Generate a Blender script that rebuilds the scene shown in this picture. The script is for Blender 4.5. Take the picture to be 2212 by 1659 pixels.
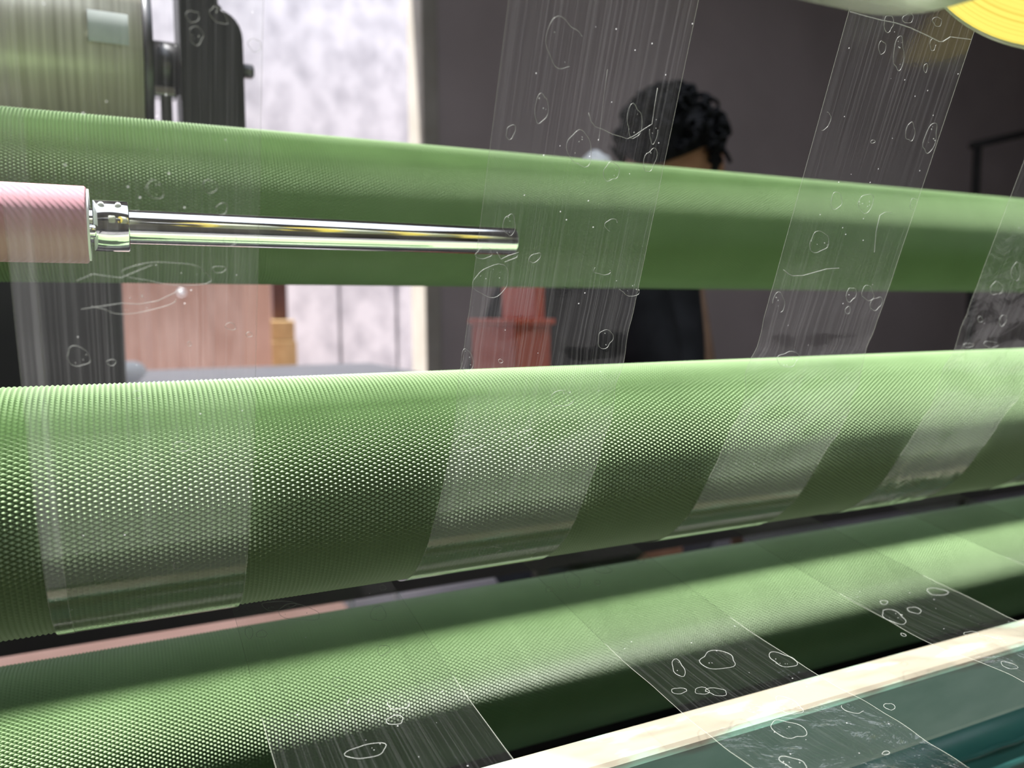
import bpy, bmesh, math, random
import numpy as np
from mathutils import Vector, Matrix, noise
random.seed(7); np.random.seed(7)
for o in list(bpy.data.objects): bpy.data.objects.remove(o)
sc = bpy.context.scene
COL = sc.collection

# ------------------------------------------------------------------ camera
# world: +X along the rollers, +Y away from the camera, +Z up.  Camera stands at (0,0,H).
H = 1.15
FPX = 1739.0; CX, CY = 1106.0, 829.5
def nrm(v):
    v = np.array(v, float); return v / np.linalg.norm(v)
AX = nrm([3594, -173, FPX])                      # roller axis in camera coords (right, down, forward)
_vy = 20000.0; _vx = (173*_vy - FPX*FPX)/3594
DN = nrm([_vx, _vy, FPX]); FW = np.cross(AX, DN); UP = -DN
cam = bpy.data.cameras.new('camera'); camo = bpy.data.objects.new('camera', cam); COL.objects.link(camo)
right = Vector((AX[0], FW[0], UP[0])); down = Vector((AX[1], FW[1], UP[1])); fwd = Vector((AX[2], FW[2], UP[2]))
M = Matrix.Identity(4)
for i in range(3):
    M[i][0] = right[i]; M[i][1] = -down[i]; M[i][2] = -fwd[i]
M[2][3] = H
camo.matrix_world = M
cam.sensor_fit = 'HORIZONTAL'; cam.sensor_width = 36.0; cam.lens = FPX/2212*36.0
cam.clip_start = 0.01; cam.clip_end = 60
cam.dof.use_dof = True; cam.dof.focus_distance = 0.342; cam.dof.aperture_fstop = 8.2
sc.camera = camo

# ------------------------------------------------------------------ world, sun, exposure
w = bpy.data.worlds.new('sky'); sc.world = w; w.use_nodes = True
bg = w.node_tree.nodes['Background']; bg.inputs[0].default_value = (0.84, 0.90, 1.0, 1); bg.inputs[1].default_value = 1.9
sun = bpy.data.lights.new('sun', 'SUN'); sun.energy = 19.5; sun.angle = math.radians(1.6); sun.color = (1.0, 0.975, 0.93)
suno = bpy.data.objects.new('sun', sun); COL.objects.link(suno)
SUN_TO = Vector((-0.34, 0.13, 1.0)).normalized()            # direction towards the sun, almost overhead
suno.rotation_euler = SUN_TO.to_track_quat('Z', 'Y').to_euler(); suno.location = (0.6, 0.4, 6)
vs = sc.view_settings; vs.view_transform = 'Standard'; vs.look = 'None'; vs.gamma = 1; vs.exposure = 0.3; vs.use_curve_mapping = False

# ------------------------------------------------------------------ pixel helpers
def ray(px, py):
    d = np.array([px-CX, py-CY, FPX]); return d@AX, d@FW, d@UP         # (X, forward, up)
def at_y(px, py, Y):
    a, b, h = ray(px, py); return Vector((a/b*Y, Y, H + h/b*Y))
def at_depth(px, py, Z):
    a, b, h = ray(px, py); k = Z/FPX; return Vector((a*k, b*k, H + h*k))

# ------------------------------------------------------------------ object helpers
def tag(o, label=None, cat=None, group=None, kind=None):
    if label: o['label'] = label
    if cat: o['category'] = cat
    if group: o['group'] = group
    if kind: o['kind'] = kind
    return o
def thing(name, loc, label, cat, group=None):
    o = bpy.data.objects.new(name, None); COL.objects.link(o); o.location = loc; o.empty_display_size = .02
    return tag(o, label, cat, group)
def link(name, me, mat, parent=None, smooth=False, loc=None):
    o = bpy.data.objects.new(name, me); COL.objects.link(o)
    if mat and not me.materials: me.materials.append(mat)
    if loc is not None: o.location = loc
    if parent is not None:
        o.parent = parent
        if loc is None: o.location = (0, 0, 0)
        o.matrix_parent_inverse = Matrix.Identity(4)
    if smooth:
        for p in me.polygons: p.use_smooth = True
    return o
def child_world(name, me, mat, parent, smooth=False):
    """mesh given in world coordinates, parented to an unrotated thing"""
    off = Vector((0, 0, 0)); p = parent
    while p: off += p.location; p = p.parent
    me.transform(Matrix.Translation(-off))
    return link(name, me, mat, parent, smooth)
def from_bm(name, bm):
    me = bpy.data.meshes.new(name); bm.normal_update(); bm.to_mesh(me); bm.free(); return me
def box(bm, x0, x1, y0, y1, z0, z1, bev=0):
    r = bmesh.ops.create_cube(bm, size=1)
    for v in r['verts']:
        v.co = Vector(((x0+x1)/2 + v.co.x*(x1-x0), (y0+y1)/2 + v.co.y*(y1-y0), (z0+z1)/2 + v.co.z*(z1-z0)))
    if bev:
        es = list({e for v in r['verts'] for e in v.link_edges})
        bmesh.ops.bevel(bm, geom=es, offset=bev, segments=3, affect='EDGES', profile=.5)
def box_me(name, *a, bev=0):
    bm = bmesh.new(); box(bm, *a, bev=bev); return from_bm(name, bm)
def lathe_x(name, prof, n=64, cap=True):
    """profile [(x, r)] turned about the X axis"""
    V = []; F = []
    for x, r in prof:
        for k in range(n):
            a = 2*math.pi*k/n; V.append((x, r*math.cos(a), r*math.sin(a)))
    for i in range(len(prof)-1):
        for k in range(n):
            k2 = (k+1) % n; F.append((i*n+k, (i+1)*n+k, (i+1)*n+k2, i*n+k2))
    if cap:
        F.append(tuple(range(n))); F.append(tuple(reversed(range((len(prof)-1)*n, len(prof)*n))))
    me = bpy.data.meshes.new(name); me.from_pydata(V, [], F); me.update()
    bm = bmesh.new(); bm.from_mesh(me); bmesh.ops.recalc_face_normals(bm, faces=bm.faces); bm.to_mesh(me); bm.free()
    for p in me.polygons: p.use_smooth = len(p.vertices) == 4
    return me
def tube(name, pts, r, n=5, closed=False, radii=None):
    pts = [Vector(p) for p in pts]; m = len(pts); V = []; F = []
    for i, p in enumerate(pts):
        a = pts[(i-1) % m] if (closed or i > 0) else p
        b = pts[(i+1) % m] if (closed or i < m-1) else p
        t = (b-a); t = t.normalized() if t.length > 1e-9 else Vector((0, 0, 1))
        u = t.cross(Vector((0.31, -0.8, 0.5))).normalized(); v = t.cross(u)
        rr = radii[i] if radii else r
        for k in range(n):
            an = 2*math.pi*k/n; V.append(p + u*rr*math.cos(an) + v*rr*math.sin(an))
    L = m if closed else m-1
    for i in range(L):
        j = (i+1) % m
        for k in range(n):
            k2 = (k+1) % n; F.append((i*n+k, j*n+k, j*n+k2, i*n+k2))
    if not closed:
        F.append(tuple(range(n))); F.append(tuple(reversed(range((m-1)*n, m*n))))
    me = bpy.data.meshes.new(name); me.from_pydata(V, [], F); me.update()
    for p in me.polygons: p.use_smooth = True
    return me

# ------------------------------------------------------------------ materials
MAT = {}
def newmat(name):
    m = bpy.data.materials.new(name); m.use_nodes = True; nt = m.node_tree
    for n in list(nt.nodes): nt.nodes.remove(n)
    out = nt.nodes.new('ShaderNodeOutputMaterial'); MAT[name] = m
    def N(t, **kw):
        n = nt.nodes.new(t)
        for k, v in kw.items():
            if k.startswith('i_'):
                key = k[2:]; key = int(key) if key.isdigit() else key.replace('_', ' ')
                n.inputs[key].default_value = v
            else: setattr(n, k, v)
        return n
    def Lk(a, b): nt.links.new(a, b)
    return m, N, Lk, out
def paint(name, c1, c2, rough=.5, scale=8, stretch=(1, 1, 1), bump=0, metallic=0, detail=4, lo=.35, hi=.65, spec=.5, coords='Object', bdist=.001):
    m, N, Lk, out = newmat(name)
    b = N('ShaderNodeBsdfPrincipled', i_Roughness=rough, i_Metallic=metallic); b.inputs['Specular IOR Level'].default_value = spec
    tc = N('ShaderNodeTexCoord'); mp = N('ShaderNodeMapping'); mp.inputs['Scale'].default_value = stretch
    nz = N('ShaderNodeTexNoise', i_Scale=scale, i_Detail=detail); rp = N('ShaderNodeValToRGB')
    rp.color_ramp.elements[0].position = lo; rp.color_ramp.elements[0].color = (*c1, 1)
    rp.color_ramp.elements[1].position = hi; rp.color_ramp.elements[1].color = (*c2, 1)
    Lk(tc.outputs[coords], mp.inputs[0]); Lk(mp.outputs[0], nz.inputs['Vector']); Lk(nz.outputs['Fac'], rp.inputs[0]); Lk(rp.outputs[0], b.inputs['Base Color'])
    if bump:
        bp = N('ShaderNodeBump', i_Strength=bump, i_Distance=bdist); Lk(nz.outputs['Fac'], bp.inputs['Height']); Lk(bp.outputs[0], b.inputs['Normal'])
    Lk(b.outputs[0], out.inputs[0]); return m
GREEN = paint('green_rubber', (.195, .285, .148), (.215, .310, .165), rough=.40, scale=22, spec=.42)
PINK = None
BROWNWALL = paint('brown_wall', (.30, .252, .248), (.37, .312, .306), rough=.8, scale=1.5)
WHITEWALL = paint('white_plaster', (.52, .50, .53), (.84, .81, .83), rough=.9, scale=5, stretch=(1.3, 1, 1), lo=.28, hi=.60, detail=6)
CREAM = paint('cream_jamb', (.26, .235, .20), (.32, .295, .26), rough=.8, scale=5)
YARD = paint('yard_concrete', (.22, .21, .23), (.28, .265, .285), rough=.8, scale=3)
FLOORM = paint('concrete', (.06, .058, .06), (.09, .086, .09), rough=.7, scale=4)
CEILM = paint('ceiling_paint', (.16, .15, .14), (.20, .19, .18), rough=.9, scale=2)
OLIVEWALL = paint('olive_wall', (.13, .12, .08), (.17, .15, .10), rough=.9, scale=2)
CHROME = paint('chrome', (.80, .82, .84), (.90, .91, .92), rough=.10, scale=60, stretch=(1, 1, 1), metallic=1)
BRUSHED = paint('brushed_steel', (.50, .47, .38), (.88, .84, .72), rough=.30, scale=1, stretch=(260, 3, 3), metallic=.35, lo=.3, hi=.7)
DARKSTEEL = paint('dark_steel', (.05, .05, .055), (.12, .12, .13), rough=.35, scale=20, metallic=.7)
BLACK = paint('black_paint', (.008, .009, .011), (.016, .017, .02), rough=.42, scale=14)
BLACKDULL = paint('black_dull', (.014, .013, .013), (.022, .020, .019), rough=.7, scale=14)
GREYCAB = paint('grey_cabinet', (.040, .038, .039), (.055, .052, .053), rough=.7, scale=5)
TEAL = paint('teal_paint', (.22, .50, .38), (.34, .62, .50), rough=.32, scale=16, stretch=(.5, 1, 1), lo=.25, hi=.75, bump=.15)
CREAMTOP = paint('sunlit_cream_paint', (.30, .28, .21), (.42, .40, .34), rough=.45, scale=30)  # cream standing for sunlight on the beam top
DTEAL = paint('dark_teal_paint', (.05, .22, .21), (.10, .34, .32), rough=.30, scale=12, stretch=(.4, 1, 1))
ORANGE = paint('orange_red_paint', (.46, .050, .014), (.58, .075, .022), rough=.45, scale=9)
PINKBOARD = paint('pink_board', (.62, .36, .28), (.82, .55, .46), rough=.7, scale=5, stretch=(4, 1, .7))
BRICKRED = paint('brick_board', (.70, .42, .32), (.80, .50, .40), rough=.7, scale=5)
MAROON = paint('maroon_wood', (.055, .022, .018), (.08, .035, .03), rough=.7, scale=9)
TAN = paint('tan_wood', (.40, .27, .12), (.55, .40, .20), rough=.7, scale=9)
WOOD = paint('brown_wood', (.15, .085, .05), (.20, .12, .07), rough=.7, scale=10, stretch=(8, 8, 1))
WHITEP = paint('white_plastic', (.72, .73, .76), (.80, .81, .84), rough=.4, scale=9)
PALE = paint('pale_ledge', (.62, .60, .62), (.72, .70, .72), rough=.5, scale=8)
SKIN = paint('skin', (.36, .17, .10), (.42, .21, .13), rough=.5, scale=30)
HAIR = paint('black_hair', (.004, .004, .005), (.010, .010, .013), rough=.6, scale=60, stretch=(1, 1, .2), spec=.12)
JACKET = paint('black_jacket', (.008, .008, .010), (.018, .018, .022), rough=.7, scale=16, spec=.15)
TROUSER = paint('dark_trousers', (.02, .022, .03), (.03, .032, .045), rough=.8, scale=30)
EYEM = paint('eye', (.015, .01, .008), (.02, .012, .01), rough=.2, scale=5)
LABELM = paint('label_grey', (.40, .44, .44), (.46, .50, .50), rough=.4, scale=40)

def pink_mat():
    m, N, Lk, out = newmat('pink_rubber')
    b = N('ShaderNodeBsdfPrincipled', i_Roughness=.5); b.inputs['Base Color'].default_value = (.44, .225, .265, 1)
    tc = N('ShaderNodeTexCoord'); mp = N('ShaderNodeMapping'); mp.inputs['Rotation'].default_value = (0, 0, 0)
    mp.inputs['Scale'].default_value = (1, .55, .55)
    wv = N('ShaderNodeTexWave', i_Scale=230.0, i_Distortion=.6); wv.bands_direction = 'DIAGONAL'
    bp = N('ShaderNodeBump', i_Strength=.5, i_Distance=.0004)
    Lk(tc.outputs['Object'], mp.inputs[0]); Lk(mp.outputs[0], wv.inputs['Vector']); Lk(wv.outputs['Fac'], bp.inputs['Height']); Lk(bp.outputs[0], b.inputs['Normal'])
    Lk(b.outputs[0], out.inputs[0]); return m
PINK = pink_mat()

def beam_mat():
    m, N, Lk, out = newmat('teal_beam_sunlit_top')
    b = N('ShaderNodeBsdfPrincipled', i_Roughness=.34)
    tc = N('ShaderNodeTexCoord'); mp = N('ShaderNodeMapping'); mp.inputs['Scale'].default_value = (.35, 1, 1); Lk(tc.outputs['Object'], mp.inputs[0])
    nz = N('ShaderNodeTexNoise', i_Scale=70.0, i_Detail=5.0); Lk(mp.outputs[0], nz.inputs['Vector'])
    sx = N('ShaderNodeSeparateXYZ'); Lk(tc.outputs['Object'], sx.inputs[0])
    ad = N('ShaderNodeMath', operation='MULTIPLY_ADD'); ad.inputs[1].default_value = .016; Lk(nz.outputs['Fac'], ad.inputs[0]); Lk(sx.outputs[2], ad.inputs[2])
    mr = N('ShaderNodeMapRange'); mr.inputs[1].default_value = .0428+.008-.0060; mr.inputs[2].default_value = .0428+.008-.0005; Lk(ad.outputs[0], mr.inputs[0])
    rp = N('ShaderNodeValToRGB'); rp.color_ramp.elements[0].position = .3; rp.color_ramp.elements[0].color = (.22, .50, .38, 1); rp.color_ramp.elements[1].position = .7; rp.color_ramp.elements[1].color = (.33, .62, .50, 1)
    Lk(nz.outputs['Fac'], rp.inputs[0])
    mx = N('ShaderNodeMixRGB'); mx.inputs[2].default_value = (.21, .19, .15, 1); Lk(mr.outputs[0], mx.inputs[0]); Lk(rp.outputs[0], mx.inputs[1])  # sunlit top edge painted into the colour as uneven cream
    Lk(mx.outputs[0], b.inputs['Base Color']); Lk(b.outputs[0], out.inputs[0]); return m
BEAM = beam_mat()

def film_mat(name, haze=.05, bump=.25, wrinkle=0.0, v0=None):
    m, N, Lk, out = newmat(name)
    uv = N('ShaderNodeUVMap')
    lw = N('ShaderNodeLayerWeight', i_Blend=.5)
    p5 = N('ShaderNodeMath', operation='POWER'); p5.inputs[1].default_value = 4.0; Lk(lw.outputs['Facing'], p5.inputs[0])
    fr = N('ShaderNodeMath', operation='MULTIPLY_ADD'); fr.inputs[1].default_value = .85; fr.inputs[2].default_value = .042; Lk(p5.outputs[0], fr.inputs[0])
    tr = N('ShaderNodeBsdfTransparent'); tr.inputs[0].default_value = (.985, .988, .985, 1)
    gl = N('ShaderNodeBsdfGlossy', i_Roughness=.07)
    # long fine streaks along the strip + specks
    mp = N('ShaderNodeMapping'); mp.inputs['Scale'].default_value = (1800, 6, 1); Lk(uv.outputs[0], mp.inputs[0])
    ns = N('ShaderNodeTexNoise', i_Scale=1.0, i_Detail=3.0); Lk(mp.outputs[0], ns.inputs['Vector'])
    st = N('ShaderNodeMapRange'); st.inputs[1].default_value = .48; st.inputs[2].default_value = .80; st.inputs[3].default_value = haze*.45; st.inputs[4].default_value = haze*3.0; Lk(ns.outputs['Fac'], st.inputs[0])
    vr = N('ShaderNodeTexVoronoi', i_Scale=150.0); Lk(uv.outputs[0], vr.inputs['Vector'])
    sp = N('ShaderNodeMath', operation='LESS_THAN'); sp.inputs[1].default_value = .045; Lk(vr.outputs['Distance'], sp.inputs[0])
    sm = N('ShaderNodeMath', operation='MULTIPLY'); sm.inputs[1].default_value = .45; Lk(sp.outputs[0], sm.inputs[0])
    hz = N('ShaderNodeMath', operation='ADD'); hz.use_clamp = True; Lk(st.outputs[0], hz.inputs[0]); Lk(sm.outputs[0], hz.inputs[1])
    df = N('ShaderNodeBsdfDiffuse'); df.inputs[0].default_value = (.85, .85, .88, 1)
    tl = N('ShaderNodeBsdfTranslucent'); tl.inputs[0].default_value = (.85, .85, .88, 1)
    dm = N('ShaderNodeMixShader'); dm.inputs[0].default_value = .5; Lk(df.outputs[0], dm.inputs[1]); Lk(tl.outputs[0], dm.inputs[2])
    # surface waviness
    n1 = N('ShaderNodeTexNoise', i_Scale=900.0, i_Detail=2.0); Lk(uv.outputs[0], n1.inputs['Vector'])
    b1 = N('ShaderNodeBump', i_Strength=bump, i_Distance=.00012); Lk(n1.outputs['Fac'], b1.inputs['Height'])
    nm = b1
    if wrinkle:
        n2 = N('ShaderNodeTexNoise', i_Scale=45.0, i_Detail=4.0, i_Distortion=1.2); Lk(uv.outputs[0], n2.inputs['Vector'])
        b2 = N('ShaderNodeBump', i_Strength=wrinkle, i_Distance=.007); Lk(n2.outputs['Fac'], b2.inputs['Height']); Lk(b1.outputs[0], b2.inputs['Normal']); nm = b2
        if v0:                                                         # crinkled only towards the loose end
            sv = N('ShaderNodeSeparateXYZ'); Lk(uv.outputs[0], sv.inputs[0])
            mr = N('ShaderNodeMapRange'); mr.inputs[1].default_value = v0; mr.inputs[2].default_value = v0+.07; mr.inputs[3].default_value = 0; mr.inputs[4].default_value = wrinkle
            Lk(sv.outputs[1], mr.inputs[0]); Lk(mr.outputs[0], b2.inputs['Strength'])
    Lk(nm.outputs[0], gl.inputs['Normal'])
    m1 = N('ShaderNodeMixShader'); Lk(hz.outputs[0], m1.inputs[0]); Lk(tr.outputs[0], m1.inputs[1]); Lk(dm.outputs[0], m1.inputs[2])
    m2 = N('ShaderNodeMixShader'); Lk(fr.outputs[0], m2.inputs[0]); Lk(m1.outputs[0], m2.inputs[1]); Lk(gl.outputs[0], m2.inputs[2])
    Lk(m2.outputs[0], out.inputs[0]); return m
FILM = film_mat('clear_film', .020, .30)
FILMW = film_mat('clear_film_wavy', .021, .35, .22)
FILML = film_mat('clear_film_crinkled', .014, .35, .85, .385)
def rim_mat(name, tfac, col):
    m, N, Lk, out = newmat(name)
    tr = N('ShaderNodeBsdfTransparent'); b = N('ShaderNodeBsdfPrincipled', i_Roughness=.25); b.inputs['Base Color'].default_value = (*col, 1)
    mx = N('ShaderNodeMixShader'); mx.inputs[0].default_value = tfac
    Lk(tr.outputs[0], mx.inputs[1]); Lk(b.outputs[0], mx.inputs[2]); Lk(mx.outputs[0], out.inputs[0]); return m
RIM = rim_mat('bubble_rim', .40, (.48, .50, .48))
EDGE = rim_mat('film_edge', .36, (.48, .50, .44))
def roll_mat(name, col, tint):
    m, N, Lk, out = newmat(name)
    b = N('ShaderNodeBsdfPrincipled', i_Roughness=.12); b.inputs['Base Color'].default_value = (*col, 1)
    b.inputs['Transmission Weight'].default_value = tint; b.inputs['IOR'].default_value = 1.45
    Lk(b.outputs[0], out.inputs[0]); return m
ROLLSURF = roll_mat('wound_clear_film', (.80, .86, .66), .35)
def layers_mat():
    m, N, Lk, out = newmat('wound_film_side')
    b = N('ShaderNodeBsdfPrincipled', i_Roughness=.45)
    tc = N('ShaderNodeTexCoord'); sx = N('ShaderNodeSeparateXYZ'); Lk(tc.outputs['Object'], sx.inputs[0])
    v = N('ShaderNodeCombineXYZ'); Lk(sx.outputs[1], v.inputs[0]); Lk(sx.outputs[2], v.inputs[1])
    ln = N('ShaderNodeVectorMath', operation='LENGTH'); Lk(v.outputs[0], ln.inputs[0])
    nz = N('ShaderNodeTexNoise', i_Scale=900.0, i_Detail=2.0); nz.noise_dimensions = '1D'; Lk(ln.outputs['Value'], nz.inputs['W'])
    rp = N('ShaderNodeValToRGB'); rp.color_ramp.elements[0].position = .28; rp.color_ramp.elements[0].color = (.34, .265, .030, 1)
    rp.color_ramp.elements[1].position = .5; rp.color_ramp.elements[1].color = (.42, .355, .060, 1)
    Lk(nz.outputs['Fac'], rp.inputs[0]); Lk(rp.outputs[0], b.inputs['Base Color']); Lk(b.outputs[0], out.inputs[0]); return m
LAYERS = layers_mat()

# ------------------------------------------------------------------ the room
def struct(name, me, mat): return tag(link(name, me, mat), kind='structure')
YB = 3.4                      # back wall
xw = at_y(945, 300, YB).x     # its left edge: the doorway starts here
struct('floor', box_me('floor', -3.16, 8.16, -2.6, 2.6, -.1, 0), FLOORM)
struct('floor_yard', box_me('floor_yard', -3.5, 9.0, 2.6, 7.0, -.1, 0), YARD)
struct('wall_back', box_me('wall_back', xw, 8.0, YB, YB+.16, 0, 3.6), BROWNWALL)
bm = bmesh.new(); box(bm, -3.0, -1.6, YB, YB+.16, 0, 3.6); box(bm, -1.6, xw, YB, YB+.16, 3.0, 3.6)
struct('wall_back_lintel', from_bm('wall_back_lintel', bm), BROWNWALL)
struct('trim_1', box_me('trim_1', xw-.075, xw-.001, YB-.02, YB+.17, 0, 3.0, bev=.004), CREAM)
struct('wall_left', box_me('wall_left', -3.16, -3.0, -2.5, YB+.16, 0, 3.6), OLIVEWALL)
struct('wall_right', box_me('wall_right', 8.0, 8.16, -2.5, YB+.16, 0, 3.6), BROWNWALL)
struct('wall_front', box_me('wall_front', -3.0, 8.0, -2.6, -2.44, 0, 3.6), OLIVEWALL)
bm = bmesh.new()              # ceiling with a long roof light over the machine
SX0, SX1, SY0, SY1 = -2.3, 3.0, -1.0, 1.3
box(bm, -3.16, SX0, -2.6, YB+.16, 3.6, 3.7); box(bm, SX1, 8.16, -2.6, YB+.16, 3.6, 3.7)
box(bm, SX0, SX1, -2.6, SY0, 3.6, 3.7); box(bm, SX0, SX1, SY1, YB+.16, 3.6, 3.7)
struct('ceiling', from_bm('ceiling', bm), CEILM)
# sunlit yard wall beyond the doorway, built of plastered panels
yw = struct('wall_outside', box_me('wall_outside', -3.5, 6.0, 5.6, 5.8, 0, 4.2), WHITEWALL)
joint = [at_y(x, 700, 5.5).x for x in (-300, 160, 500, 738, 862, 1000)]
for a, b in zip(joint[:-1], joint[1:]):
    me = box_me('panel', a+.012, b-.012, 5.54, 5.61, 0, 2.2, bev=.006); link('panel', me, WHITEWALL, yw)

# ------------------------------------------------------------------ the three knurled rollers
R_IN, R_TIP = .04865, .0499
RL = 2.1; RX0 = -.40; PITCH = .0038; NA = 160
def knurl_mesh():
    nx = int(RL/PITCH); r0 = R_IN
    i = np.arange(nx); j = np.arange(NA)
    def ring(xo, jo, r, cnt):
        ii, jj = np.meshgrid(np.arange(cnt), j, indexing='ij')
        a = 2*np.pi*(jj+jo)/NA; x = (ii+xo)*PITCH
        return np.stack([x, r*np.cos(a), r*np.sin(a)], -1).reshape(-1, 3)
    Hv = ring(.5, 0, r0, nx); Vv = ring(0, .5, r0, nx+1); A1 = ring(0, 0, R_TIP, nx+1); A2 = ring(.5, .5, R_TIP, nx)
    oH = 0; oV = len(Hv); o1 = oV+len(Vv); o2 = o1+len(A1)
    V = np.concatenate([Hv, Vv, A1, A2])
    T = []
    ii, jj = np.meshgrid(np.arange(1, nx), j, indexing='ij'); ii = ii.ravel(); jj = jj.ravel()
    c = o1+ii*NA+jj; l = oH+(ii-1)*NA+jj; r = oH+ii*NA+jj; t = oV+ii*NA+jj; b = oV+ii*NA+(jj-1) % NA
    for p, q in ((l, b), (b, r), (r, t), (t, l)): T.append(np.stack([c, p, q], -1))
    ii, jj = np.meshgrid(np.arange(0, nx), j, indexing='ij'); ii = ii.ravel(); jj = jj.ravel()
    c = o2+ii*NA+jj; l = oV+ii*NA+jj; r = oV+(ii+1)*NA+jj; t = oH+ii*NA+(jj+1) % NA; b = oH+ii*NA+jj
    for p, q in ((l, b), (b, r), (r, t), (t, l)): T.append(np.stack([c, p, q], -1))
    T = np.concatenate(T).astype(np.int32)
    me = bpy.data.meshes.new('knurl_points')
    me.vertices.add(len(V)); me.vertices.foreach_set('co', V.ravel().astype(np.float32))
    me.loops.add(T.size); me.loops.foreach_set('vertex_index', T.ravel())
    me.polygons.add(len(T)); me.polygons.foreach_set('loop_start', np.arange(0, T.size, 3, dtype=np.int32))
    me.update(calc_edges=True); me.validate(); me.shade_flat(); return me
KNURL = knurl_mesh()
SLEEVE = lathe_x('sleeve', [(0, R_IN-.0012), (RL, R_IN-.0012)], 96)
SHAFT = lathe_x('shaft', [(-.128, .012), (-.005, .012), (-.005, .020), (0, .020), (RL, .020), (RL+.005, .020), (RL+.005, .012), (RL+.128, .012)], 32)
KNURL.materials.append(GREEN); SLEEVE.materials.append(GREEN); SHAFT.materials.append(DARKSTEEL)
def sec(d, el):
    e = math.radians(el); return (d*math.cos(e), d*math.sin(e))
PA = sec(.560, 7.2); PB = sec(.3805, -11.75); PC = sec(.560, -26.35)
RG = 'green knurled rubber rollers'
for (y, z), lab, rot in ((PA, 'green knurled rubber roller behind the pink roller and chrome shaft', .3),
                    (PB, 'green knurled rubber roller with film strips wrapped around its front', 0),
                    (PC, 'lowest green knurled rubber roller, half in shadow above the teal beam', .7)):
    t = thing('knurled_roller', (RX0, y, H+z), lab, 'roller', RG)
    s = link('rubber_sleeve', SLEEVE, None, t); s.rotation_euler.x = rot
    if z < -.2: s.scale = (1, 1.12, 1.12)                              # the lowest roller is a little thicker
    k = link('knurl_points', KNURL, None, s); tag(k, kind='stuff')
    link('shaft', SHAFT, None, t)

# ------------------------------------------------------------------ film strips
TH = math.radians(19.6); RF = .0506
L0 = np.array(PB) + RF*np.array([-math.cos(TH), -math.sin(TH)])       # tangent point on the front of the middle roller
DL = np.array([-math.sin(TH), math.cos(TH)])                           # up along the strip
NLc = -np.array([math.cos(TH), math.sin(TH)])
T_ROLL = .31; R_ROLL = .089; C_ROLL = L0 + DL*T_ROLL + NLc*R_ROLL
def upper_path():
    P = []
    a0 = math.atan2(-NLc[1], -NLc[0])
    for k in range(1, 0, -1):                                          # last bit of the wrap on the roll
        a = a0 + math.radians(7*k); P.append(C_ROLL + (R_ROLL+.0005)*np.array([math.cos(a), math.sin(a)]))
    for t in np.linspace(T_ROLL, .0, 90): P.append(L0 + DL*t)
    b0 = math.pi + TH
    b1 = math.radians(270+12)
    for a in np.linspace(b0, b1, 40)[1:]: P.append(np.array(PB) + RF*np.array([math.cos(a), math.sin(a)]))
    e = P[-1]; d = np.array([math.cos(math.radians(12)), math.sin(math.radians(12))])
    for s in np.linspace(0, .26, 12)[1:]: P.append(e + d*s)
    return np.array(P)
def lower_path():
    K = [(.66, -.082), (.50, -.119), (.40, -.140), (.35, -.149), (.30, -.1575), (.25, -.163), (.20, -.1655), (.10, -.168), (.02, -.170)]
    K = np.array(K); d = np.r_[0, np.cumsum(np.hypot(*np.diff(K, axis=0).T))]
    s = np.linspace(0, d[-1], 200)
    p = np.c_[np.interp(s, d, K[:, 0]), np.interp(s, d, K[:, 1])]
    for _ in range(4): p[1:-1] = .25*p[:-2]+.5*p[1:-1]+.25*p[2:]
    return p
UPATH = upper_path(); LPATH = lower_path()
def path_len(P): return np.r_[0, np.cumsum(np.hypot(*np.diff(P, axis=0).T))]
US = path_len(UPATH); LS = path_len(LPATH)
iT = int(np.argmin(np.hypot(*(UPATH-L0).T))); S_T = US[iT]
def drift(x, s):                                                       # strips wander a little sideways around the roller
    k = min(1, max(0, (s-(S_T-.055))/.10)); k = k*k*(3-2*k); return x*(1-.065*k)
def strip_mesh(name, P, S, x0, x1, nc=14, wob=None, upper=True):
    V = []; UV = []; F = []
    for i, (p, s) in enumerate(zip(P, S)):
        a = P[max(i-1, 0)]; b = P[min(i+1, len(P)-1)]; t = (b-a)/np.hypot(*(b-a)); n = np.array([-t[1], t[0]])
        for c in range(nc+1):
            u = c/nc; x = x0+(x1-x0)*u
            off = wob(x, s) if wob else 0
            xx = drift(x, s) if upper else x
            V.append((xx, p[0]+n[0]*off, H+p[1]+n[1]*off)); UV.append((x-x0, s))
    for i in range(len(P)-1):
        for c in range(nc):
            q = i*(nc+1)+c; F.append((q, q+1, q+nc+2, q+nc+1))
    me = bpy.data.meshes.new(name); me.from_pydata(V, [], F); uvl = me.uv_layers.new(name='UVMap')
    for lp in me.loops: uvl.data[lp.index].uv = UV[lp.vertex_index]
    me.update()
    for p in me.polygons: p.use_smooth = True
    return me, V
def hit(px, py, P):
    a, b, h = ray(px, py); best = None
    for i in range(len(P)-1):
        p, q = P[i], P[i+1]; dx, dy = q-p
        det = b*(-dy)+dx*h
        if abs(det) < 1e-12: continue
        t = (p[0]*(-dy)+dx*p[1])/det; s = (b*p[1]-h*p[0])/det
        if t > 0 and -1e-6 <= s <= 1+1e-6 and (best is None or t < best): best = t
    if best is None: return None
    return Vector((a*best, b*best-.00015, H+h*best))
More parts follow.
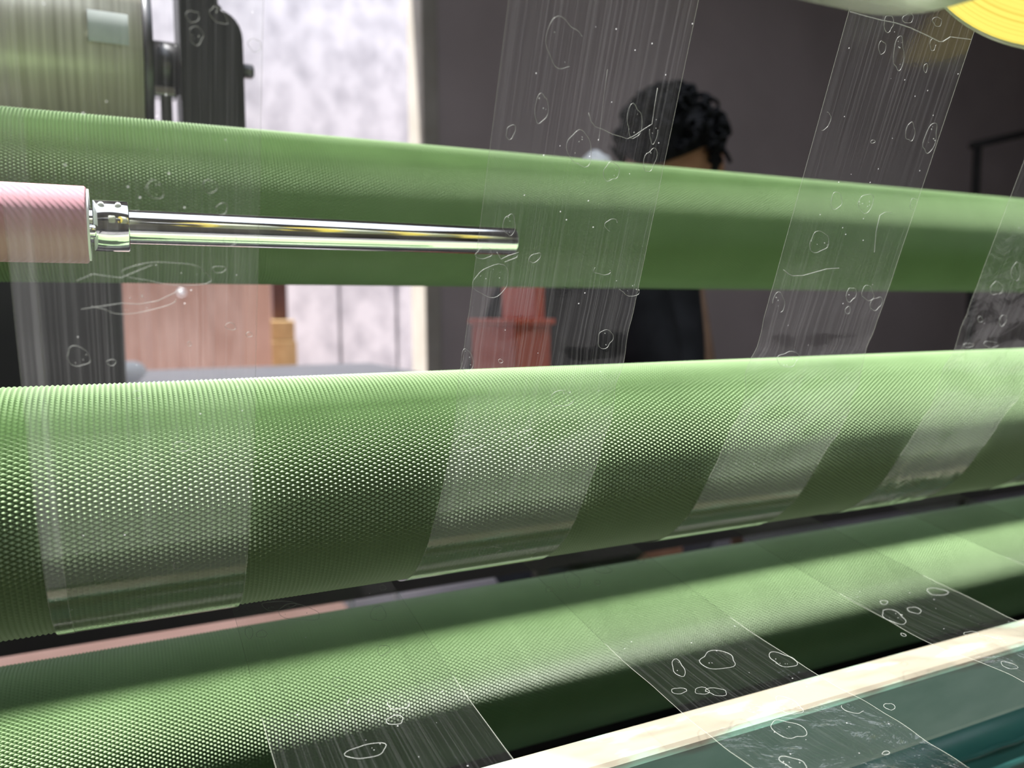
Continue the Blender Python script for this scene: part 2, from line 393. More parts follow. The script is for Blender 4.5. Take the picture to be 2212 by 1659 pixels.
def blob(px, py, wd, ht, rot=0, irr=.12, seed=0, arc=(0, 1)):
    rnd = random.Random(seed); ph = [rnd.uniform(0, 6.28) for _ in range(4)]; n = max(12, min(30, int((wd+ht)/3)))
    out = []; ca, sa = math.cos(rot), math.sin(rot)
    full = arc == (0, 1)
    for k in range(n if full else n+1):
        a = 2*math.pi*(arc[0]+(arc[1]-arc[0])*k/n)
        r = 1+irr*(math.sin(2*a+ph[0])+.7*math.sin(3*a+ph[1])+.4*math.sin(5*a+ph[2]))
        x = wd/2*r*math.cos(a); y = ht/2*r*math.sin(a); out.append((px+x*ca-y*sa, py+x*sa+y*ca))
    return out, full
def add_rims(par, P, blobs, base):
    for n, bl in enumerate(blobs):
        px, py, wd, ht = bl[:4]; rot = math.radians(bl[4]) if len(bl) > 4 else 0; arc = bl[5] if len(bl) > 5 else (0, 1)
        ring, closed = blob(px, py, wd, ht, rot, seed=base*100+n, arc=arc)
        pts = [hit(x, y, P) for x, y in ring]
        if any(p is None for p in pts): continue
        child_world('bubble_rim', tube('bubble_rim', pts, .000105, 4, closed), RIM, par)
        if wd*ht > 900:                                                # a few trapped specks inside the larger bubbles
            rnd = random.Random(base*7+n); bm = bmesh.new()
            for _ in range(rnd.randint(2, 6)):
                a = rnd.uniform(0, 6.28); k = rnd.uniform(.3, .85); c = hit(px+wd/2*k*math.cos(a), py+ht/2*k*math.sin(a), P)
                if c: bmesh.ops.create_icosphere(bm, subdivisions=1, radius=rnd.uniform(.00012, .00028), matrix=Matrix.Translation(c))
            child_world('trapped_specks', from_bm('trapped_specks', bm), RIM, par)['kind'] = 'stuff'
def add_line(par, P, pts, name, r=.00012, mat=None):
    q = [hit(x, y, P) for x, y in pts]
    if all(q): child_world(name, tube(name, q, r, 4), mat or RIM, par)

def wob_upper(k):
    def f(x, s):
        t = S_T-s                                                      # distance above the tangent point
        if t < .004 or t > .16: return 0
        e = math.exp(-((t-.06)/.035)**2)*k
        return e*(noise.noise(Vector((x*38, s*60, 3)))*.0030 + noise.noise(Vector((x*90, s*120, 9)))*.0014)
    return f
def wob_lower(k):
    def f(x, s):
        y = np.interp(s, LS, LPATH[:, 0]); e = max(0, min(1, (.30-y)/.10))*k
        return e*(noise.noise(Vector((x*30, s*22, 5)))*.0050 + noise.noise(Vector((x*80, s*60, 1)))*.0018)
    return f
OPEN = (.05, .62)
UB = {
 1: [(416,36,27,27),(424,77,30,38,-20),(472,34,24,50,-40),(550,98,28,28),(334,410,38,38),(454,403,32,26),(479,451,26,24,30),(497,520,26,24),
     (365,591,172,52,2),(473,582,27,16),(287,652,190,44,-6,(.02,.5)),(169,770,55,38,10),(241,783,20,14,10),(498,705,22,16),(538,723,12,12),(409,743,9,9),(297,852,20,16),(392,965,34,24),(383,1220,18,16)],
 2: [(1219,96,80,110,0,(.2,.95)),(1169,235,28,64,12),(1103,285,20,30,20),(1252,321,50,80,3),(1320,371,32,42),(1404,346,24,54,14),(1370,263,32,72,4),(1413,280,18,60,5,(.0,.5)),
     (1100,486,24,50),(1045,547,36,24),(1320,486,24,28,0,(.3,.95)),(1062,607,78,66),(1155,557,16,30,50),(1008,780,24,54,3),(1307,732,32,40),(1300,584,34,20,0,(0,.6)),(1361,625,45,26,0,(0,.5)),(1081,780,10,8),
     (1012,957,58,38,-8),(1140,947,52,34,-20),(1091,943,24,18),(1213,861,44,38),(1057,1190,56,14,-12),(1120,1185,22,10)],
 3: [(1919,51,22,34),(1961,40,22,22),(2024,47,20,20),(1941,116,22,74,6),(1905,103,15,30,8),(2015,96,12,30,10,(0,.7)),(1999,147,8,20),(1784,262,18,36,15,(.7,1.3)),(1966,285,18,44,8),(2009,299,24,68,20),(1885,306,10,7),
     (1806,434,26,34,15),(1870,439,34,38,10),(1769,523,46,40,-20),(1975,442,18,28,0,(.3,.9)),(1838,636,20,33,10),(1874,633,25,33,6),(1892,656,22,32,25),(1681,655,30,40,0,(.5,1.2)),(1831,670,10,18,20),(1702,776,44,34)],
 4: [(2152,623,24,32,20),(2166,692,15,25,8),(2117,690,12,12),(2091,746,20,10),(2140,744,30,14),(2194,587,20,40,15)],
 5: []}
LB = {
 1: [(538,1366,18,24,10),(565,1369,22,17),(645,1323,100,30,8),(601,1308,66,22),(817,1325,30,36),(827,1269,16,10),(828,1404,26,22),(853,1555,40,18,-5),(792,1622,80,32,-12),(862,1516,44,34,0,(0,.5)),(748,1512,12,18,0,(.7,1.2)),(731,1473,26,22)],
 2: [(1236,1252,44,26,35),(1300,1229,38,18,12),(1290,1258,12,10),(1383,1210,18,12),(1186,1273,14,12),(1465,1443,24,38,-35),(1466,1492,30,14),(1550,1426,82,36,4),(1548,1494,44,16,6),(1516,1492,34,14),(1691,1425,60,26,15),(1842,1531,44,18,10,(0,.55)),(1702,1524,70,28,22),(1702,1575,78,34,20),(1713,1648,62,22,15),(1921,1526,24,14,20),(1913,1626,16,8)],
 3: [(2024,1278,42,16,10),(1909,1301,18,8),(1930,1332,60,22,22),(1975,1318,28,14,15),(2098,1369,30,11,5),(2179,1437,34,14,15),(1951,1371,14,5,20)],
 4: []}
XR = {1: (-.029, .043), 2: (.1228, .1997), 3: (.275, .3527), 4: (.421, .499), 5: (.576, .653)}
UL = {1: 'clear film strip hanging over the pink roller end and chrome collar',
      2: 'clear film strip in front of the dark-haired person, over the end of the chrome shaft',
      3: 'clear film strip with a ragged splice line under the yellow roll side',
      4: 'clear film strip hanging between the spliced strip and the far end of the rollers',
      5: 'clear film strip on the middle green roller, last one towards the far end'}
LLb = {1: 'clear film strip running under the middle roller, nearest the pink roller end',
      2: 'clear film strip crossing the cream-edged teal beam, with many bubble outlines',
      3: 'crinkled clear film strip crossing the lowest roller towards the teal pipe',
      4: 'clear film strip over the lowest roller, last one towards the far end'}
OB = Vector((0, 0, H))
def edge_line(par, V, nc, col):
    pts = [Vector(V[i]) for i in range(col, len(V), nc+1)]
    child_world('cut_edge', tube('cut_edge', pts, .00008, 4), EDGE, par)
for k, (x0, x1) in XR.items():
    par = thing('film_strip', (x0, L0[0], H+L0[1]), UL[k], 'film strip', 'clear film strips going up to the rolls')
    me, V = strip_mesh('film', UPATH, US, x0, x1, wob=wob_upper({1: .35, 2: 1.1, 3: 1.3, 4: 1.5, 5: 1}[k]))
    child_world('film', me, FILMW if k >= 4 else FILM, par)
    edge_line(par, V, 14, 0); edge_line(par, V, 14, 14)
    add_rims(par, UPATH, UB[k], k)
    if k == 1:                                                         # folded-over margin
        Pf = UPATH.copy(); Pf[:, 0] -= .0004
        me, V = strip_mesh('folded_margin', Pf[:-8], US[:-8], x0+.0004, x0+.0066, nc=4)
        child_world('folded_margin', me, FILM, par); edge_line(par, V, 4, 4)
        add_line(par, UPATH, [(175,668),(215,662),(262,655),(300,657),(340,650),(378,632),(398,622)], 'bubble_rim')
        add_line(par, UPATH, [(165,607),(200,592),(235,597),(262,600),(290,588),(330,572)], 'bubble_rim')
    if k == 2:
        add_line(par, UPATH, [(1271,244),(1276,262),(1286,274),(1305,281),(1322,290),(1340,295),(1355,300),(1370,293),(1392,278),(1408,268),(1412,240),(1420,190)], 'scratch')
        add_line(par, UPATH, [(1312,150),(1305,200),(1299,250),(1293,305)], 'scratch', .00006)
        add_line(par, UPATH, [(1073,545),(1082,560),(1098,552),(1120,545),(1116,556),(1090,566)], 'crease', .00016)
    if k == 3:
        add_line(par, UPATH, [(1836,26),(1862,33),(1900,43),(1935,50),(1965,60),(2000,76),(2028,90),(2036,90),(2052,80),(2096,85)], 'splice_edge', .00022)
        add_line(par, UPATH, [(1692,583),(1703,592),(1712,596),(1735,595),(1760,588),(1785,581),(1812,579)], 'crease', .00016)
        add_line(par, UPATH, [(1888,545),(1892,500),(1900,465),(1912,458),(1926,460)], 'crease', .00012)
gaps = {1: (XR[1][1], XR[2][0]), 2: (XR[2][1], XR[3][0]), 3: (XR[3][1], XR[4][0]), 4: (XR[4][1], XR[5][0])}
for k, (x0, x1) in gaps.items():
    par = thing('film_strip', (x0, .30, H-.1575), LLb[k], 'film strip', 'clear film strips running forward over the beam')
    me, V = strip_mesh('film', LPATH, LS, x0, x1, wob=wob_lower({1: .25, 2: .8, 3: 1.3, 4: 1}[k]), upper=False)
    child_world('film', me, FILML, par)
    edge_line(par, V, 14, 0); edge_line(par, V, 14, 14)
    add_rims(par, LPATH, LB[k], 10+k)

# ------------------------------------------------------------------ film rolls above
rollL = {1: 'roll of wound clear film above the strip over the pink roller', 2: 'roll of wound clear film, pale green underside, above the person strip',
         3: 'roll of wound film with a bright yellow side above the spliced strip', 4: 'roll of wound film with yellow side beyond the spliced strip', 5: 'roll of wound film nearest the far end of the shaft'}
for k, (x0, x1) in XR.items():
    L = x1-x0
    t = thing('film_roll', (x0, C_ROLL[0], H+C_ROLL[1]), rollL[k], 'film roll', 'rolls of wound film on the rewind shaft')
    link('wound_film', lathe_x('wound_film', [(.0006, .0385), (.0006, R_ROLL-.001), (.0012, R_ROLL), (L-.0012, R_ROLL), (L-.0006, R_ROLL-.001), (L-.0006, .0385)], 128, cap=False), ROLLSURF, t)
    link('layered_side', lathe_x('layered_side', [(0, .0385), (0, R_ROLL-.0012), (.0005, R_ROLL-.0012), (.0005, .0385)], 128, cap=False), LAYERS, t)
    o = link('layered_side', lathe_x('layered_side', [(L-.0005, .0385), (L-.0005, R_ROLL-.0012), (L, R_ROLL-.0012), (L, .0385)], 128, cap=False), LAYERS, t)
    for ch in t.children:
        if ch.name.startswith('layered_side'): ch.data.shade_flat()
    link('core', lathe_x('core', [(-.001, .034), (-.001, .0384), (L+.001, .0384), (L+.001, .034)], 64, cap=False), TAN, t)
t = thing('rewind_shaft', (-.528, C_ROLL[0], H+C_ROLL[1]), 'steel rewind shaft through the film rolls', 'shaft')
link('shaft_bar', lathe_x('shaft_bar', [(0, .016), (.05, .016), (.05, .0335), (1.6, .0335), (1.6, .016), (2.356, .016)], 48), DARKSTEEL, t)

# ------------------------------------------------------------------ pink roller on its chrome shaft
py, pz = sec(.42, 5.66); PX = -.011; PR = .42*math.sin(math.radians(2.36)); SR = .42*math.sin(math.radians(1.07))
t = thing('pink_roller', (PX, py, H+pz), 'pink ribbed rubber roller with an end face beside the chrome collar', 'roller')
link('rubber_sleeve', lathe_x('rubber_sleeve', [(-.45, PR), (-.0008, PR), (0, PR-.0008), (0, .0105), (-.45, .0105)], 96, cap=False), PINK, t)
link('end_ring', lathe_x('end_ring', [(0, .0105), (.0009, .0105), (.0009, PR-.0012), (0, PR-.0012)], 64, cap=False), WHITEP, t)
t = thing('chrome_shaft', (PX, py, H+pz), 'long polished chrome shaft sticking out of the pink roller', 'shaft')
link('shaft_bar', lathe_x('shaft_bar', [(-.49, SR), (.2145, SR), (.2162, SR-.0015)], 64), CHROME, t)
t = thing('shaft_collar', (PX+.0022, py, H+pz), 'short chrome clamp collar on the chrome shaft beside the pink roller', 'collar')
CR = SR*1.48
link('collar_ring', lathe_x('collar_ring', [(0, SR+.0001), (0, CR-.0005), (.0005, CR), (.0143, CR), (.0148, CR-.0005), (.0148, SR+.0001)], 48, cap=False), CHROME, t)
for a, xx in ((2.3, .0035), (2.3, .0105)):
    bm = bmesh.new(); bmesh.ops.create_cone(bm, cap_ends=True, segments=12, radius1=.0014, radius2=.0012, depth=.0012)
    me = from_bm('grub_screw', bm); me.transform(Matrix.Translation((xx, CR*math.cos(a), CR*math.sin(a))) @ Matrix.Rotation(math.pi/2-a, 4, 'X')); link('grub_screw', me, WHITEP, t)
link('clamp_screw', lathe_x('clamp_screw', [(-.0035, .0024), (-.003, .0029), (.0008, .0029), (.0014, .0022)], 24), CHROME, t, loc=(0, -CR*.93, -.0035))
# the pink roller's arm reaches back to the frame outside the picture
# ------------------------------------------------------------------ big steel drum with hub and bearing bracket
dy, dz = sec(.80, 15.4); DR = .066
t = thing('steel_drum', (.026, dy, H+dz), 'large brushed steel drum with dark end flange behind the top green roller', 'drum')
link('drum_shell', lathe_x('drum_shell', [(-.50, DR), (0, DR), (0, .02), (-.50, .02)], 128, cap=False), BRUSHED, t)
link('end_flange', lathe_x('end_flange', [(.0002, .02), (.0002, DR+.001), (.0068, DR+.001), (.0072, DR-.001), (.0072, .02)], 96, cap=False), DARKSTEEL, t)
link('hub', lathe_x('hub', [(.0074, .0212), (.0285, .0212)], 64), DARKSTEEL, t)
bm = bmesh.new(); s = math.radians(40)
V = []
for a in np.linspace(math.radians(163), math.radians(184), 12):
    V.append((bm.verts.new((-.038, (DR+.0006)*math.cos(a), (DR+.0006)*math.sin(a))), bm.verts.new((-.010, (DR+.0006)*math.cos(a), (DR+.0006)*math.sin(a)))))
for p, q in zip(V[:-1], V[1:]): bm.faces.new((p[0], p[1], q[1], q[0]))
link('grey_label', from_bm('grey_label', bm), LABELM, t, smooth=True)
drum = t
p0 = at_y(356, 203, dy-.01)
bm = bmesh.new(); box(bm, at_y(328, 200, dy).x, at_y(380, 200, dy).x, dy-.016, dy+.002, p0.z-.003, p0.z+.006, bev=.002)
child_world('grease_tray', from_bm('grease_tray', bm), CHROME, drum)
bm = bmesh.new(); box(bm, at_y(347, 230, dy).x, at_y(370, 230, dy).x, dy-.012, dy, H+.13, p0.z-.003)
child_world('stay', from_bm('stay', bm), DARKSTEEL, drum)
# bracket: profile in X/Z extruded in Y
bx = [at_y(385, 150, dy).x, at_y(462, 20, dy).x, at_y(516, 150, dy).x]
ztop = H+.42; zstep = at_y(480, 44, dy).z; zbot = H+.075
prof = [(bx[0], zbot), (bx[2], zbot), (bx[2], zstep-.024)]
for a in np.linspace(0, math.pi/2, 7)[1:]: prof.append((bx[2]-.018+.018*math.cos(a), zstep-.024+.022*math.sin(a)))
prof += [(bx[1]+.003, zstep), (bx[1], zstep+.003), (bx[1], ztop), (bx[0], ztop)]
bm = bmesh.new(); y0, y1 = dy-.030, dy+.030
A = [bm.verts.new((x, y0, z)) for x, z in prof]; B = [bm.verts.new((x, y1, z)) for x, z in prof]
bm.faces.new(A); bm.faces.new(list(reversed(B)))
for i in range(len(A)): bm.faces.new((A[i], B[i], B[(i+1) % len(A)], A[(i+1) % len(A)]))
bmesh.ops.recalc_face_normals(bm, faces=bm.faces)
t = thing('bearing_bracket', (bx[0], dy, zbot), 'black bearing bracket with stepped rounded shoulder beside the steel drum', 'bracket')
child_world('bracket_body', from_bm('bracket_body', bm), BLACK, t)
p = at_y(516, 150, dy-.01); child_world('bolt', lathe_x('bolt', [(0, .0062), (.011, .0062), (.0125, .0045)], 6), DARKSTEEL, t).location += Vector((p.x, p.y, p.z-.001)) 
# ------------------------------------------------------------------ machine frame: side plates and beams
t = thing('side_frame', (-.54, .3, 0), 'dark side plate carrying the rollers at the pink roller end', 'machine frame')
child_world('plate', box_me('plate', -.56, -.53, -.05, 1.0, 0, H+.42, bev=.004), BLACKDULL, t)
t = thing('side_frame', (1.9, .3, 0), 'dark side plate carrying the rollers at their far end', 'machine frame')
child_world('plate', box_me('plate', 1.83, 1.86, .02, .95, 0, H+.42, bev=.004), BLACKDULL, t)
t = thing('frame_beam', (-.53, .292, H-.236), 'pale teal square beam with sunlit cream top edge under the film strips', 'beam')
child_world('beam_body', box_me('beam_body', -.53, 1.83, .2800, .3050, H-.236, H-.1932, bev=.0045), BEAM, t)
t = thing('frame_pipe', (-.53, .36, H-.315), 'dark teal round pipe below the pale teal beam', 'pipe')
child_world('pipe_body', lathe_x('pipe_body', [(-.53, .030), (1.83, .030)], 48), DTEAL, t).location += Vector((0, .36, H-.320))
child_world('weld_ridge', tube('weld_ridge', [(x, .3345+.0006*math.sin(x*90), H-.302+.0008*math.sin(x*130+1)) for x in np.linspace(-.5, 1.8, 300)], .0016, 6), DTEAL, t)
t = thing('wood_batten', (-.5, .28, H-.37), 'tan wooden batten below the teal pipe', 'batten')
child_world('batten', box_me('batten', -.53, 1.83, .255, .30, H-.385, H-.365, bev=.002), TAN, t)
t = thing('cross_bar', (-.53, .80, H-.30), 'black steel cross bar seen in the gap under the middle roller', 'bar')
zt = .80*math.tan(math.radians(-17.5)); zb = .80*math.tan(math.radians(-20.2))
child_world('bar_body', box_me('bar_body', -.53, 1.83, .80, .84, H+zb, H+zt, bev=.003), BLACKDULL, t)
t = thing('gap_dark_plate', (0, .5, H-.318), 'black plate added between the side plates to darken the gap under the lowest roller', 'dark_plate')
child_world('dark_plate_body', box_me('dark_plate_body', -.53, 1.83, .42, .62, H-.318, H-.312, bev=.002), BLACKDULL, t)  # added black plate, keeps the gap below the roller dark
# dark cabinet behind the rollers, left
cx = at_y(266, 720, 1.0).x
t = thing('control_cabinet', (cx-.2, 1.1, H-.30), 'dark grey steel cabinet behind the rollers below the drum', 'cabinet')
child_world('cabinet_body', box_me('cabinet_body', cx-.52, cx, 1.0, 1.3, H-.30, H+.11, bev=.003), GREYCAB, t)
child_world('corner_post', box_me('corner_post', cx-.018, cx+.0012, .992, 1.02, H-.30, H+.108, bev=.002), BLACK, t)

# ------------------------------------------------------------------ things beyond the machine
pl = at_y(250, 700, 4.2); pr = at_y(586, 700, 4.2)
t = thing('board_panel', (pl.x, 4.2, 0), 'pinkish upright board panel standing before the white wall', 'board')
nb = 5; wbd = (pr.x-pl.x)/nb
for k in range(nb):
    child_world('plank', box_me('plank', pl.x+k*wbd+.001, pl.x+(k+1)*wbd-.001, 4.2-.004*(k % 2), 4.23, 0, H+.42, bev=.003), PINKBOARD if k < nb-1 else BRICKRED, t)
p = at_y(392, 632, 4.17); bm = bmesh.new(); bmesh.ops.create_uvsphere(bm, u_segments=20, v_segments=12, radius=.022); me = from_bm('door_knob', bm); me.transform(Matrix.Translation((p.x, 4.172, p.z)))
child_world('knob', me, CHROME, t, True)
a = at_y(588, 650, 4.5); b = at_y(617, 650, 4.5); c = at_y(600, 692, 4.5)
t = thing('wood_post', (a.x, 4.5, 0), 'dark maroon wooden post beside the pinkish board', 'post')
child_world('post_body', box_me('post_body', a.x, b.x+.01, 4.5, 4.6, c.z, H+.9, bev=.005), MAROON, t)
t = thing('tan_crate', (a.x, 4.46, 0), 'tan wooden crate stack under the maroon post', 'crate')
child_world('crate_body', box_me('crate_body', a.x-.05, b.x+.03, 4.42, 4.65, 0, c.z, bev=.005), TAN, t)
for z in (.25, .55, .85): child_world('slat', box_me('slat', a.x-.055, b.x+.035, 4.405, 4.419, z, z+.16, bev=.003), TAN, t)
q = at_y(300, 812, 1.9); q2 = at_y(940, 792, 1.9)
t = thing('pale_ledge', (q.x, 1.9, 0), 'pale grey worktop edge just above the middle roller, in front of the board', 'worktop')
child_world('top', box_me('top', q.x-.06, q2.x-.05, 1.85, 2.3, q.z-.05, q.z-.012, bev=.006), PALE, t)
for xx in (q2.x-.22, q2.x-.10):
    child_world('leg', box_me('leg', xx, xx+.014, 1.95, 1.964, 0, q.z-.05, bev=.002), PALE, t)
bm = bmesh.new(); bmesh.ops.create_uvsphere(bm, u_segments=20, v_segments=12, radius=.028); bmesh.ops.scale(bm, vec=(1.1, .8, .8), verts=bm.verts)
me = from_bm('white_ball', bm); me.transform(Matrix.Translation((q.x-.015, 1.9, q.z-.012+.0224)))
t2 = thing('white_cup', (q.x-.015, 1.9, q.z-.012), 'small white rounded cap lying on the pale worktop beside the cabinet', 'cap'); child_world('cap_body', me, WHITEP, t2, True)
g0 = at_y(0, 1430, 3.0); g1 = at_y(770, 1285, 3.0)
t = thing('floor_board', (0, 3.0, 0), 'long salmon board lying on the floor, seen in the gap under the middle roller', 'board')
child_world('board', box_me('board', -1.4, g1.x-.05, 2.75, 3.3, .0, .045, bev=.004), BRICKRED, t)
# red-orange machine housing
o1 = at_y(1012, 692, 1.19); o2 = at_y(1192, 692, 1.02); o3 = at_y(1082, 650, 1.15); o4 = at_y(1186, 650, 1.02)
t = thing('orange_housing', (o1.x, 1.1, 0), 'red-orange machine housing with a narrower upper block, left of the person', 'machine')
zl = at_y(1100, 692, 1.02).z
child_world('lower_block', box_me('lower_block', o1.x, o2.x, 1.02, 1.18, H-.30, zl, bev=.006), ORANGE, t)
child_world('lid_rim', box_me('lid_rim', o1.x-.003, o2.x+.003, 1.014, 1.186, zl-.007, zl+.002, bev=.002), ORANGE, t)
child_world('upper_block', box_me('upper_block', o3.x, o4.x, 1.03, 1.15, zl, zl+.10, bev=.005), ORANGE, t)
child_world('stand', box_me('stand', o1.x+.07, o1.x+.09, 1.09, 1.11, 0, H-.30), BLACKDULL, t)
# leaning wooden stick
u = at_y(1500, 632, 1.9); v = at_y(1522, 770, 1.9); d = (v-u)/(u.z-v.z)
t = thing('leaning_stick', (0, 0, 0), 'brown wooden stick leaning behind the person, against the brown wall', 'stick')
top = u - d*.35; bot = u + d*u.z
me = tube('stick', [bot+Vector((.012, 0, 0)), top+Vector((.012, 0, 0))], .020, 10); t.location = bot; child_world('stick_body', me, WOOD, t)
# black pipe frame
a = at_y(2112, 308, 2.9); b = at_y(2330, 262, 2.9)
t = thing('pipe_frame', (a.x, 2.9, 0), 'black angled pipe frame standing in front of the brown wall', 'pipe frame')
child_world('upright', tube('upright', [(a.x, 2.9, 0), (a.x, 2.9, a.z)], .022, 12), BLACKDULL, t)
child_world('arm', tube('arm', [(a.x-.05, 2.9, a.z-.02), (b.x, 2.9, b.z)], .020, 12), BLACKDULL, t)
child_world('upright', tube('upright', [(b.x, 2.9, 0), (b.x, 2.9, b.z)], .022, 12), BLACKDULL, t)

# ------------------------------------------------------------------ person
def skin_mesh(name, verts, edges, radii, root=0, sub=2):
    me = bpy.data.meshes.new(name); me.from_pydata(verts, edges, []); o = bpy.data.objects.new(name, me); COL.objects.link(o)
    m = o.modifiers.new('s', 'SKIN'); m.use_smooth_shade = True
    for i, r in enumerate(radii):
        rr = r if isinstance(r, tuple) else (r, r); me.skin_vertices[0].data[i].radius = rr; me.skin_vertices[0].data[i].use_root = (i == root)
    s = o.modifiers.new('u', 'SUBSURF'); s.levels = sub; s.render_levels = sub
    dg = bpy.context.evaluated_depsgraph_get(); dg.update()
    out = bpy.data.meshes.new_from_object(o.evaluated_get(dg)); bpy.data.objects.remove(o); out.name = name
    for p in out.polygons: p.use_smooth = True
    return out
HC = at_depth(1452, 336, 1.38)                   # centre of the head
fdir = Vector((-.80, -.60, 0)).normalized(); sdir = Vector((-fdir.y, fdir.x, 0))     # facing, and the person's left
base = Vector((HC.x-.125, HC.y+.06, 0))
def P(f, s, z): return base + fdir*f + sdir*s + Vector((0, 0, z))
zh = HC.z
per = thing('person', base, 'person with black curly hair in a black jacket, head bowed, behind the rollers', 'person')
white = at_depth(1288, 346, 1.30)
zs = zh-.20                                      # shoulder height
hip = zs-.50
wl = Vector((white.x, white.y, white.z-.03))
hands = {-1: wl + sdir*-.048 + Vector((0, 0, -.035)), 1: wl + sdir*.048 + Vector((0, 0, -.035))}
BV = [P(-.06, 0, hip), P(-.04, 0, hip+.25), P(-.01, 0, zs-.06), P(.03, 0, zs+.03), P(.07, 0, zs+.10)]
BE = [(0, 1), (1, 2), (2, 3), (3, 4)]; BR = [(.13, .10), (.125, .09), (.13, .095), .052, .05]
for s in (-1, 1):
    i = len(BV); hd = hands[s]; sh = P(-.01, s*.135, zs-.03); elb = P(.10, s*.165, zs-.27)
    mid = (hd-elb)
    BV += [sh, elb, elb+mid*.55, hd-mid.normalized()*.075, hd-mid.normalized()*.03]
    BE += [(2, i), (i, i+1), (i+1, i+2), (i+2, i+3), (i+3, i+4)]; BR += [.058, .043, .036, .026, (.030, .018)]
    inn = sdir*-s; fw = mid.normalized(); upv = inn.cross(fw); upv = upv if upv.z > 0 else -upv
    for q, (off, ln) in enumerate(((.026, .060), (.009, .070), (-.009, .066), (-.026, .052))):
        j = len(BV); b0 = hd + upv*off
        BV += [b0, b0+fw*ln*.5+inn*.006, b0+fw*ln*.72+inn*.026]
        BE += [(i+4, j), (j, j+1), (j+1, j+2)]; BR += [.0095, .0085, .007]
    j = len(BV); b0 = hd - fw*.025 + upv*.026
    BV += [b0+inn*.018, b0+inn*.032+fw*.028]; BE += [(i+4, j), (j, j+1)]; BR += [.0105, .0085]
for s in (-1, 1):
    i = len(BV); BV += [P(-.06, s*.095, hip-.06), P(-.02, s*.10, hip*.52), P(-.06, s*.10, .09), P(.07, s*.11, .035)]
    BE += [(0, i), (i, i+1), (i+1, i+2), (i+2, i+3)]; BR += [.085, .058, .042, (.040, .032)]
body = skin_mesh('body', [tuple(v) for v in BV], BE, BR)
# head: shaped ball with jaw, nose, brow, ears; bowed forward
bm = bmesh.new(); bmesh.ops.create_uvsphere(bm, u_segments=40, v_segments=28, radius=1)
for v in bm.verts:
    x, y, z = v.co                                 # x forward, y left, z up
    X = x*.098; Y = y*.076; Z = z*.104
    if z < 0: X *= 1-.18*z*z; Y *= 1-.34*z*z; X += .012*max(0, x)*(-z)
    if x > 0:
        X += .024*math.exp(-((z+.12)/.16)**2-(y/.14)**2)                       # nose
        X -= .010*math.exp(-((z-.05)/.10)**2-((abs(y)-.38)/.16)**2)            # eye sockets
        X += .006*math.exp(-((z-.22)/.10)**2-(y/.6)**2)                        # brow
        X += .006*math.exp(-((z+.50)/.06)**2-(y/.22)**2)                       # lips
    v.co = (X, Y, Z)
for s in (-1, 1):
    r = bmesh.ops.create_uvsphere(bm, u_segments=12, v_segments=8, radius=1)
    for v in r['verts']: v.co = Vector((-.005+v.co.x*.020, s*(.078+v.co.y*.008), -.005+v.co.z*.032))
hm = from_bm('head', bm)
Rm = Matrix((( fdir.x, sdir.x, 0), (fdir.y, sdir.y, 0), (0, 0, 1))).to_4x4()
HM = Matrix.Translation(HC - Vector((0, 0, .015))) @ Rm @ Matrix.Rotation(math.radians(34), 4, 'Y')
hm.transform(HM)
bmj = bmesh.new(); bmj.from_mesh(body); bmj.from_mesh(hm); body2 = from_bm('body', bmj)
child_world('body', body2, SKIN, per, True)
for s in (-1, 1):
    bm = bmesh.new(); bmesh.ops.create_uvsphere(bm, u_segments=14, v_segments=10, radius=.011); me = from_bm('eye', bm); me.transform(HM @ Matrix.Translation((.083, s*.030, .006))); child_world('eye', me, EYEM, per, True)
# hair: thick tousled cap plus locks
bm = bmesh.new(); bmesh.ops.create_icosphere(bm, subdivisions=5, radius=1)
for v in bm.verts:
    n = v.co.copy(); x, y, z = n
    k = 1+.10*noise.noise(n*3.2)+.07*noise.noise(n*7)
    v.co = Vector((x*.100*k-.004, y*.084*k, z*.102*k+.018))
kill = [v for v in bm.verts if (v.co.x > .040 and v.co.z < .040) or v.co.z < -.055]
bmesh.ops.delete(bm, geom=kill, context='VERTS')
me = from_bm('hair', bm); me.transform(HM); hair = child_world('hair', me, HAIR, per, True)
bm = bmesh.new()
for k in range(150):
    a = random.uniform(0, 6.28); e = random.uniform(-.15, 1.35); n = Vector((math.cos(a)*math.cos(e), math.sin(a)*math.cos(e), math.sin(e)))
    if n.x > .45 and n.z < .40: continue
    p = Vector((n.x*.096-.004, n.y*.080, n.z*.096+.018)); tdir = n.cross(Vector((0, 0, 1))).normalized(); bdir = n.cross(tdir)
    pts = []; rr = []; ph = random.uniform(0, 6.28); R = random.uniform(.006, .012)
    for q in range(9):
        an = ph+q*.62; pts.append(p + (tdir*math.cos(an)+bdir*math.sin(an))*R + n*(.006+.014*math.sin(q/8*math.pi))); rr.append(.0050*(1-.6*q/8))
    m2 = tube('l', pts, .004, 5, radii=rr); bm.from_mesh(m2); bpy.data.meshes.remove(m2)
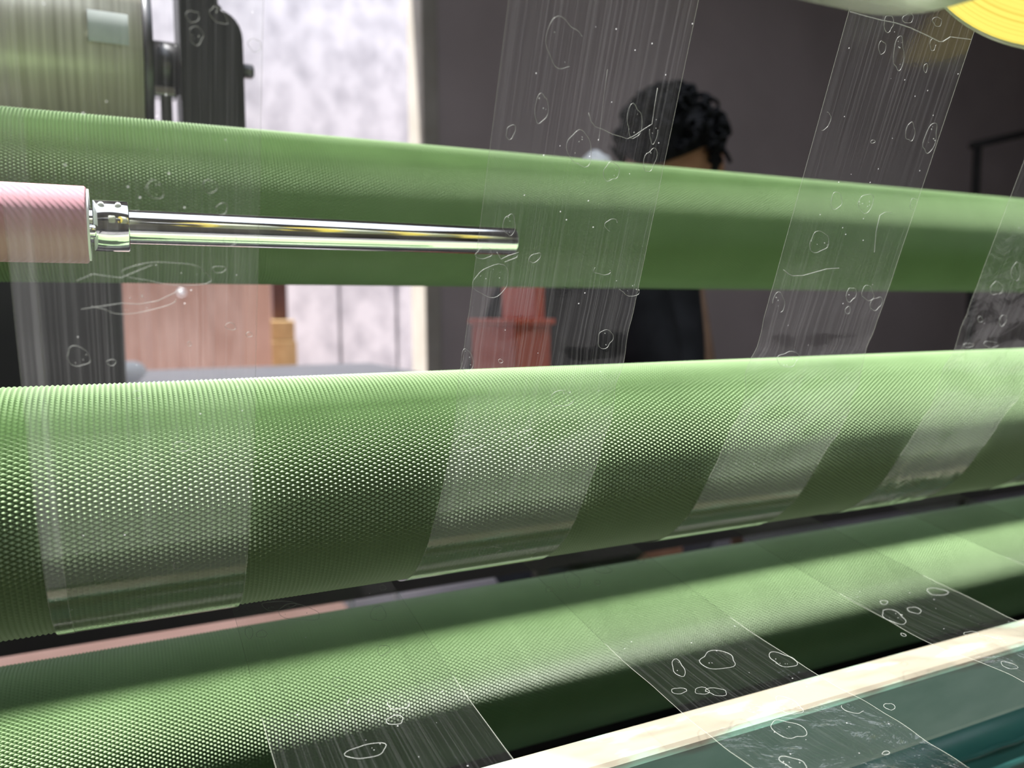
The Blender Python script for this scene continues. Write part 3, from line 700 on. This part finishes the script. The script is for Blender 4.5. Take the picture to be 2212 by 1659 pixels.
me = from_bm('hair_locks', bm); me.transform(HM); o = child_world('hair_locks', me, HAIR, per, True); o['kind'] = 'stuff'
# jacket and trousers
JV = [P(-.06, 0, hip-.05), P(-.04, 0, hip+.25), P(-.01, 0, zs-.06), P(.02, 0, zs+.015)]; JE = [(0, 1), (1, 2), (2, 3)]; JR = [(.15, .135), (.145, .125), (.145, .125), .07]
for s in (-1, 1):
    i = len(JV); hd = hands[s]; elb = P(.10, s*.165, zs-.27); mid = hd-elb
    JV += [P(-.01, s*.135, zs-.03), elb, elb+mid*.5, hd-mid.normalized()*.085]; JE += [(2, i), (i, i+1), (i+1, i+2), (i+2, i+3)]; JR += [.070, .058, .052, .044]
child_world('jacket', skin_mesh('jacket', [tuple(v) for v in JV], JE, JR), JACKET, per)
TV = [P(-.06, 0, hip)]; TE = []; TR = [(.150, .12)]
for s in (-1, 1):
    i = len(TV); TV += [P(-.06, s*.095, hip-.08), P(-.02, s*.10, hip*.52), P(-.06, s*.10, .11)]; TE += [(0, i), (i, i+1), (i+1, i+2)]; TR += [.105, .080, .066]
child_world('trousers', skin_mesh('trousers', [tuple(v) for v in TV], TE, TR), TROUSER, per)
for s in (-1, 1):
    c = P(.02, s*.105, .04); bm = bmesh.new(); bmesh.ops.create_uvsphere(bm, u_segments=20, v_segments=12, radius=1)
    for v in bm.verts: v.co = Vector((v.co.x*.14, v.co.y*.050, max(-.040, v.co.z*.055)))
    me = from_bm('shoe', bm); me.transform(Matrix.Translation(c) @ Rm); child_world('shoe', me, BLACK, per, True)
# white bundle held in the hands
bm = bmesh.new(); bmesh.ops.create_icosphere(bm, subdivisions=4, radius=1)
for v in bm.verts:
    k = 1+.12*noise.noise(v.co*2.4); v.co = Vector((v.co.x*.030*k, v.co.y*.026*k, v.co.z*.036*k))
me = from_bm('bundle', bm); me.transform(Matrix.Translation(wl+Vector((0, 0, .008))))
t = thing('white_bundle', wl, 'small white rounded bundle held in front of the person', 'bundle'); child_world('bundle_body', me, WHITEP, t, True)
